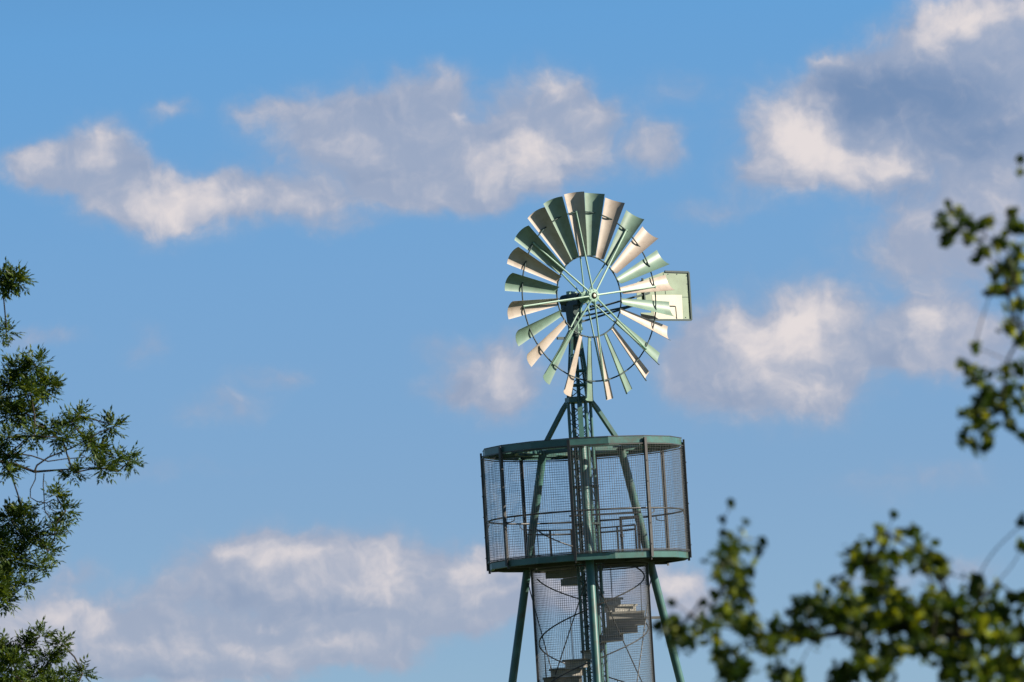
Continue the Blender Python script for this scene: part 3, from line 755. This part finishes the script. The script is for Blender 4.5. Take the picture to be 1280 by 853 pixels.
# right: small broad-leaved tree close by, out of focus
D2 = 22.0; S2 = FPX / D2
V2 = [(914,629,3),(903,649,3),(934,652,3),(904,668,3),(952,676,4),(949,690,5),(917,682,14),(908,700,14),(925,715,13),(915,735,13),(926,745,10),(897,722,7),(893,745,4),(877,751,4),
 (840,752,4),(823,782,6),(846,790,13),(856,803,11),(880,780,12),(893,800,8),(915,770,14),(935,783,14),(950,800,12),(972,790,12),(988,800,9),(965,812,10),
 (908,822,15),(925,838,14),(912,848,12),(975,843,14),(992,848,12),(898,765,9),
 (1005,752,9),(1022,762,18),(1045,768,18),(1062,755,16),(1085,768,20),(1004,785,13),(1018,797,10),(1075,792,14),(1060,780,12),(995,765,9),
 (1068,692,12),(1080,706,11),(1064,706,8),(1102,678,9),(1117,642,3),(1100,662,5),(1100,700,14),(1098,725,16),(1092,745,14),(1126,700,10),(1142,660,6),(1128,668,5),(1145,688,12),(1162,697,10),(1175,702,9),(1180,716,8),(1158,712,8),
 (1040,727,4),(1058,733,5),(1120,745,12),(1140,765,16),(1160,775,18),(1125,785,16),(1170,752,14),(1150,800,16),(1185,775,16),(1195,800,16),(1112,765,14),
 (1217,735,13),(1222,724,7),(1247,728,4),(1235,752,13),(1252,765,14),(1272,790,18),(1230,785,16),(1276,752,12),(1279,682,7),(1279,655,6),(1210,765,14),(1190,755,12),(1254,800,14),
 (1060,842,14),(1080,828,13),(1098,846,14),(1048,850,10),(1075,810,10),(1110,815,14),(1112,835,10),(1210,828,18),(1240,838,18),(1182,828,16),(1262,830,18),(1225,850,16),(1190,848,16),(1270,855,16),(1130,812,9),(1165,812,12),
 (1178,276,9),(1195,268,9),(1206,284,10),(1212,300,8),(1226,314,8),(1233,280,7),(1248,306,8),(1181,300,6),(1192,290,7),(1263,268,6),(1271,286,9),(1251,338,9),(1268,346,12),(1241,361,8),(1257,366,9),(1275,382,11),(1266,408,9),(1277,424,10),(1262,330,8),(1274,318,9),
 (1218,434,5),(1205,455,6),(1220,470,11),(1231,490,12),(1256,465,5),(1246,497,12),(1266,492,10),(1206,518,7),(1222,530,11),(1205,546,7),(1231,564,7),(1236,545,8),(1263,533,6),(1224,512,9),(1277,505,10),(1218,556,6),(1275,200,4),(1274,216,4),(1278,460,8),(1252,515,8),(1280,545,7)]
clumps2 = []
for x, y, r in V2: clumps2.append((at(x, y, D2 + rng.uniform(-0.5, 0.5)), r / S2))
base2 = at(1830, 1600, D2); base2.z = 0
hid2 = []
cc2 = at(1700, 520, D2 + 0.2)
for i in range(260):
    u = rnd_unit(rng); q = cc2 + Vector((u.x * 1.35, u.y * 1.5, u.z * 1.9)) * rng.uniform(0.3, 1.0)
    dpx = (q - CAM); X = 640 + FPX * dpx.dot(rr) / dpx.dot(f0)
    if X > 1300: hid2.append((q, rng.uniform(0.05, 0.08)))
for i in range(70):      # lower boughs below the frame
    q = at(rng.uniform(1000, 1500), rng.uniform(880, 1080), D2 + rng.uniform(-.6, .6)); hid2.append((q, rng.uniform(0.04, 0.07)))
tr2 = [base2, base2 + Vector((-0.04, 0, 0.8)), base2 + Vector((-0.12, 0.05, 1.6)), base2 + Vector((-0.1, 0.0, 2.4)), base2 + Vector((-0.2, 0, 3.1)), base2 + Vector((-0.2, 0.05, 4.0))]
lim2 = [(1800,850),(1600,830),(1420,812),(1290,800),(1200,795),(1110,783)]
lim3 = [(1420,700),(1370,600),(1335,500),(1325,400),(1315,300),(1305,220)]
tr2n = tr2 + [at(x, y, D2) for x, y in lim2] + [at(x, y, D2 + 0.1) for x, y in lim3]
nodes, par, rad = grow(base2, tr2n, clumps2 + hid2, 0.045, 0.0016, rng, 0.0, 0.03, {len(tr2): 2, len(tr2) + len(lim2): len(tr2) + 2})
# re-root the long bough on the trunk
k0 = len(tr2)

load_fix = list(rad)
E2 = empty('broadleaf_tree', base2); tag(E2, 'blurred tree with small round yellow-green leaves along the lower right and right edge', 'tree')
for j, i in enumerate(range(k0, k0 + len(lim2))): rad[i] = 0.03 - 0.0038 * j
for j, i in enumerate(range(k0 + len(lim2), k0 + len(lim2) + len(lim3))): rad[i] = 0.014 - 0.002 * j
for i in range(len(tr2)): rad[i] = 0.085 - 0.009 * i
rad = [r_ if i < len(tr2n) else min(r_, 0.0065) for i, r_ in enumerate(rad)]
b2m = branch_mesh(nodes, par, rad)
b2m.path([at(x, y, D2) for x, y in ((1200,795),(1192,760),(1182,738),(1170,718),(1160,700))], [.014,.012,.010,.008,.005], 6)
b2m.path([at(x, y, D2) for x, y in ((1110,783),(1050,790),(990,800),(955,792),(942,770),(935,745),(930,715))], [.013,.011,.009,.008,.006,.005,.003], 6)
b2m.build('trunk', BARK2, E2, True, off=base2)
lf = MB()
def round_clump(c, r, cnt):
    for _ in range(cnt):
        u = rnd_unit(rng); p = c + (Vector((rng.gauss(0, .62), rng.gauss(0, 1.3), rng.gauss(0, .62))) * r if cnt > 3 else rnd_unit(rng) * r * 0.7)
        d = (u * 0.6 + Vector((0, 0, -0.35)) + rnd_unit(rng) * 0.8).normalized()
        nrm = (Vector((0.3, -0.1, 0.8)) + rnd_unit(rng) * 0.9).normalized()
        if abs(d.dot(nrm)) > 0.93: continue
        L_ = rng.uniform(0.030, 0.056)
        round_leaf(lf, p - d * L_ * 0.5, d, nrm, L_, L_ * rng.uniform(0.58, 0.85))
for c, r in clumps2:
    rp = r * S2; round_clump(c, r, 3 if rp < 5 else int(6 + 43 * (rp / 14) ** 2))
for c, r in hid2: round_clump(c, r, 14)
lf.build('crown', LEAF_B, E2, off=base2)
